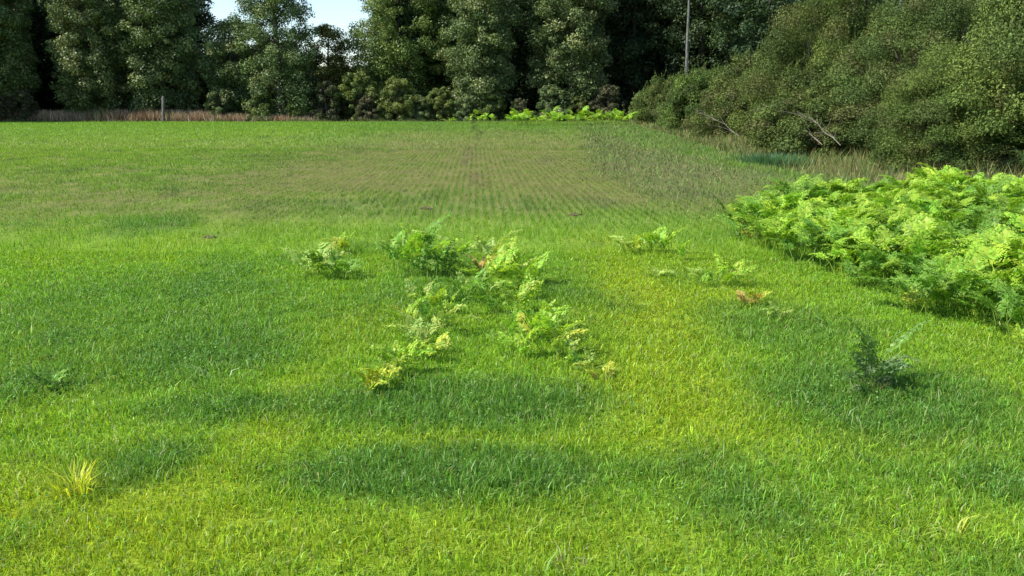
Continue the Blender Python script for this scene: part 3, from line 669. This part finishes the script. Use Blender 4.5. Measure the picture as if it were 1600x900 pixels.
# ferns scattered in the grass: photo px, py of the base, kinds, number of fronds, scale, label
MF = [
 (528, 398, F_YEL+F_LIME[:1], 5, .62, 'bright yellow fern at the upper left of the scattered ferns'),
 (498, 432, F_PALE+F_MID, 6, .72, 'green fern at the left end of the scattered ferns'),
 (536, 436, F_MID+F_DK[:1], 5, .6, 'dark fern just below the bright yellow fern'),
 (608, 388, F_PALE, 3, .35, 'tiny pale fern sprig between the yellow fern and the main group'),
 (640, 432, F_LIME+F_MID, 7, .95, 'big lime fern at the upper left of the main group'),
 (668, 400, F_MID+F_PALE, 5, .8, 'tallest fern tip at the back of the main group'),
 (680, 436, F_MID+F_DK[:1], 6, .75, 'dark green fern beside the big lime fern'),
 (712, 420, F_LIME+F_PALE, 5, .7, 'lime fern left of the russet fern'),
 (745, 428, F_BR+F_PALE[:1], 6, .7, 'russet brown fern in the middle of the main group'),
 (768, 408, F_PALE+F_LIME[:1], 4, .7, 'pale upright fern behind the russet fern'),
 (770, 455, F_LIME+F_MID, 6, .75, 'spreading lime fern just below the russet fern'),
 (805, 450, F_LIME, 5, .75, 'lime fern at the right shoulder of the main group'),
 (735, 468, F_MID+F_PALE, 5, .6, 'muted green fern at the lower edge of the main group'),
 (820, 490, F_PALE+F_LIME[:1], 5, .6, 'pale fern on the trail running down right'),
 (785, 492, F_MID, 4, .5, 'small mid green fern left of the trail'),
 (832, 530, F_LIME+F_YEL[:1], 5, .62, 'yellow green fern halfway down the right trail'),
 (862, 548, F_LIME+F_YEL, 6, .62, 'bright fern near the lower end of the right trail'),
 (812, 556, F_LIME, 4, .5, 'small lime fern at the lower left of the right trail'),
 (880, 560, F_PALE, 3, .42, 'small pale fern leaning over at the trail end'),
 (640, 512, F_LIME+F_YEL[:2], 6, .55, 'yellowish fern at the top of the left trail'),
 (678, 522, F_PALE+F_LIME[:1], 4, .5, 'pale fern right of the yellowish fern on the left trail'),
 (672, 558, F_YEL+F_PALE, 4, .42, 'thin straw coloured fern low on the left trail'),
 (628, 582, F_LIME, 5, .45, 'lime fern near the bottom of the left trail'),
 (592, 608, F_LIME+F_YEL, 5, .45, 'yellow green fern at the bottom end of the left trail'),
 (655, 478, F_MID+F_PALE, 4, .5, 'low green fern between the main group and the left trail'),
 (938, 590, F_YEL+F_BR[:1], 4, .36, 'small yellow and brown fern at the right tip below the trail'),
 (985, 396, F_PALE+F_YEL[:1], 5, .62, 'left one of two pale ferns standing apart right of the group'),
 (1018, 398, F_LIME+F_PALE, 6, .7, 'right one of two pale ferns standing apart right of the group'),
 (1062, 412, F_LIME, 3, .42, 'small lime fern trailing down from the two pale ferns'),
 (1030, 436, F_PALE, 3, .3, 'tiny pale fern low in the grass below the two pale ferns'),
 (1100, 448, F_LIME+F_MID[:1], 4, .42, 'low lime fern halfway to the bracken bed'),
 (1140, 450, F_LIME+F_YEL[:1], 4, .5, 'yellow tipped fern left of the russet sprig'),
 (1168, 478, F_YEL+F_BR, 5, .42, 'yellow and russet sprig below the bed tip'),
 (1215, 500, F_PALE, 4, .34, 'small pale fern lying right of the russet sprig'),
 (1170, 372, F_BR+F_YEL[:1], 4, .45, 'russet frond tuft at the left tip of the bracken bed'),
 (1432, 486, F_YEL+F_LIME[:1], 4, .5, 'yellow fern on the front edge of the bracken bed'),
 (790, 432, F_LIME+F_PALE[:1], 4, .6, 'lime fern right behind the spreading lime fern'),
    (826, 428, F_PALE+F_LIME[:1], 3, .5, 'pale sprig at the far right tip of the main group'),
    (812, 472, F_LIME+F_MID[:1], 4, .55, 'lime fern where the right trail leaves the main group'),
    (848, 512, F_LIME, 4, .5, 'lime fern on the right side of the right trail'),
    (895, 572, F_LIME+F_MID[:1], 3, .38, 'last small green fern below the right trail'),
    (915, 580, F_PALE, 3, .3, 'tiny pale sprig left of the yellow and brown fern'),
    (655, 540, F_PALE+F_YEL[:1], 4, .45, 'pale fern in the middle of the left trail'),
    (640, 562, F_LIME, 3, .4, 'small lime fern in the middle of the left trail'),
    (612, 596, F_PALE+F_YEL[:1], 3, .4, 'pale yellow fern between the two lowest ferns of the left trail'),
    (574, 612, F_YEL, 3, .32, 'straw coloured sprig at the very end of the left trail'),
    (690, 492, F_LIME, 4, .45, 'small lime fern between the two trails'),
    (625, 405, F_MID+F_LIME[:1], 4, .55, 'green fern behind the left side of the main group'),
    (1080, 436, F_PALE, 3, .3, 'tiny pale sprig on the way to the bracken bed'),
 (75, 612, F_MID+F_DK[:1], 4, .32, 'low dark green sprig in the grass near the left edge'),
 (1590, 552, F_LIME+F_YEL[:1], 4, .45, 'lime fern at the right edge in front of the bed'),
]
for q, (px, py, st_, nf, s, lab) in enumerate(MF):
    x_, y_ = ground_at(px, py)
    fern(x_, y_, st_, nf+2, s*1.22, lab, 'ferns scattered in the grass', 5000+q)

# far lime bracken at the end of the field
FB = [(700, 73.5, .9), (728, 74, 1.0), (757, 72, 1.5), (775, 72.5, 1.3), (806, 70, 1.7), (824, 69.5, 1.8), (840, 71, 1.5), (858, 69, 1.5), (876, 69.5, 1.7), (893, 69, 1.6), (910, 69.5, 1.7), (926, 69, 1.6),
      (942, 69, 1.6), (958, 68, 1.7), (972, 67, 1.8), (985, 66, 1.6), (815, 72, 1.8), (870, 72, 1.8), (900, 72, 1.8), (935, 72, 1.8), (965, 71, 1.8)]
for q, (px, d, s) in enumerate(FB):
    for k_ in range(1 if q % 2 else 2):
        dd = d-(6 if px > 795 else 3); x_ = side(px, dd)+r.uniform(-.5, .5); y_ = dd+r.uniform(-.8, .8)
        fern(x_, y_, F_BED+F_BED+F_BEDM[:1], 7, s*r.uniform(1.05, 1.45), 'distant lime bracken fern in the low row before the wood', 'lime bracken ferns at the far end of the field', 6000+q*5+k_)

# blue green bracken behind the bed at the right edge and the teal clump on the bank
for q in range(12):
    x_ = r.uniform(10.2, 13.2); y_ = r.uniform(16.8, 19.2)
    fern(x_, y_, F_GR+F_PALE[:1], 7, r.uniform(1.1, 1.6), 'grey green fern in the clump behind the bed at the right edge', 'grey green ferns behind the bracken bed', 7000+q)
def tuft(x, y, label, cat, n_, h, wd, cols, spread, lean, seed, name='grass_tuft'):
    r_ = np.random.default_rng(seed); dx = r_.normal(0, spread, n_); dy = r_.normal(0, spread, n_)
    c = np.array(cols)[r_.integers(0, len(cols), n_)]*np.exp(r_.normal(0, .2, n_))[:, None]
    ld = np.arctan2(dy, dx)+r_.normal(0, .4, n_)
    v = blades(dx, dy, h*(.5+.6*r_.random(n_)), np.full(n_, wd)*(.6+.7*r_.random(n_)), r_.uniform(lean[0], lean[1], n_), c, 2, z0=np.zeros(n_), seed=seed, leandir=ld)
    return tag(link(name, make_mesh(name, v[0], v[1], v[2], v[3], M_GRASS), loc=(x, y, gzf(x, y))), label, cat)
x_, y_ = ground_at(1205, 262); tuft(x_, y_, 'dense blue green tuft on the ochre bank left of the hedge', 'grass tuft', 900, .36, .008, [(.06, .17, .08), (.07, .15, .07), (.10, .20, .08)], .35, (.2, .8), 81)
x_, y_ = ground_at(120, 768); tuft(x_, y_, 'bright yellow tuft of grass in the lower left corner', 'grass tuft', 90, .13, .0035, [(.60, .60, .05), (.50, .55, .05), (.42, .5, .08)], .035, (.3, 1.0), 82)
x_, y_ = ground_at(1490, 838); tuft(x_, y_, 'few thin yellow blades lying in the grass at lower right', 'grass tuft', 14, .10, .003, [(.60, .58, .10), (.5, .55, .1)], .05, (.9, 1.6), 83)
x_, y_ = ground_at(345, 590); tuft(x_, y_, 'pale arched grass blades in the dark left patch', 'grass tuft', 8, .16, .004, [(.42, .52, .25)], .05, (.7, 1.3), 84)
x_, y_ = ground_at(885, 880); tuft(x_, y_, 'pale dry sprig at the bottom edge right of centre', 'grass tuft', 16, .08, .003, [(.42, .40, .2), (.3, .32, .15)], .03, (.3, 1.0), 85)

# dark feathery weed at the right
def feathery(px, py, label):
    x_, y_ = ground_at(px, py); t = thing('weed', label, 'weed', (x_, y_, gzf(x_, y_)), 0)
    r_ = random.Random(9); sp_ = [(-1.5, .5, 1.0, F_DK), (-1.9, .2, 1.0, F_DK), (-2.3, .7, .8, F_DK), (2.9, .35, .8, F_DK), (.4, .5, .85, F_GR), (-.6, .0, .8, F_GR), (1.6, .2, .7, F_GR), (-2.8, .9, .6, F_GR), (3.4, -.1, .9, F_DK)]
    for q, (rz, ty, s, st_) in enumerate(sp_):
        link('frond', st_[q % 3], t, (r_.uniform(-.03, .03), r_.uniform(-.03, .03), 0), (0, ty+.06, rz), s*.85)
    P_ = frond(.42, .06, .2, .9, 990, (.16, .30, .08), npair=10, lean0=.35, pin=.022)
    o = link('frond', P_, t, (0, 0, .06), (0, .25, .3), .85); o['label'] = 'long pale arching frond reaching right'
    v = tuft(0, 0, None, None, 60, .12, .006, [(.10, .18, .06), (.22, .2, .1)], .06, (.2, .9), 99, 'leaf_rosette'); v.parent = t; v.location = (0, 0, 0)
feathery(1362, 606, 'tall dark feathery weed casting a shadow at the right')

# clods and dark spots on the thin part of the field
def clod(px, py, s, label, seed):
    import bmesh
    x_, y_ = ground_at(px, py); bm = bmesh.new(); bmesh.ops.create_icosphere(bm, subdivisions=3, radius=s)
    rr = random.Random(seed); off = Vector((rr.uniform(0, 9), rr.uniform(0, 9), 0))
    from mathutils import noise as mn
    for v in bm.verts:
        k_ = 1+.5*mn.noise(v.co*(2.2/s)+off)+.2*mn.noise(v.co*(6/s)+off); v.co = Vector((v.co.x*k_*1.5, v.co.y*k_, v.co.z*k_*.5))
    me = bpy.data.meshes.new('soil_clod'); bm.to_mesh(me); bm.free(); me.materials.append(M_SOIL)
    tag(link('soil_clod', me, loc=(x_, y_, gzf(x_, y_)+s*.1)), label, 'clod', 'dark clods of earth on the thin field')
clod(666, 327, .06, 'dark clod of earth above the main fern group', 1)
clod(898, 337, .06, 'dark clod right of the field track', 2)
clod(785, 327, .035, 'small clod between the two larger clods', 3)
clod(328, 372, .05, 'reddish clod in the left part of the field', 4)
clod(246, 342, .05, 'dark clod at the left among low weeds', 5)
clod(270, 352, .04, 'small dark clod beside the left weeds', 6)
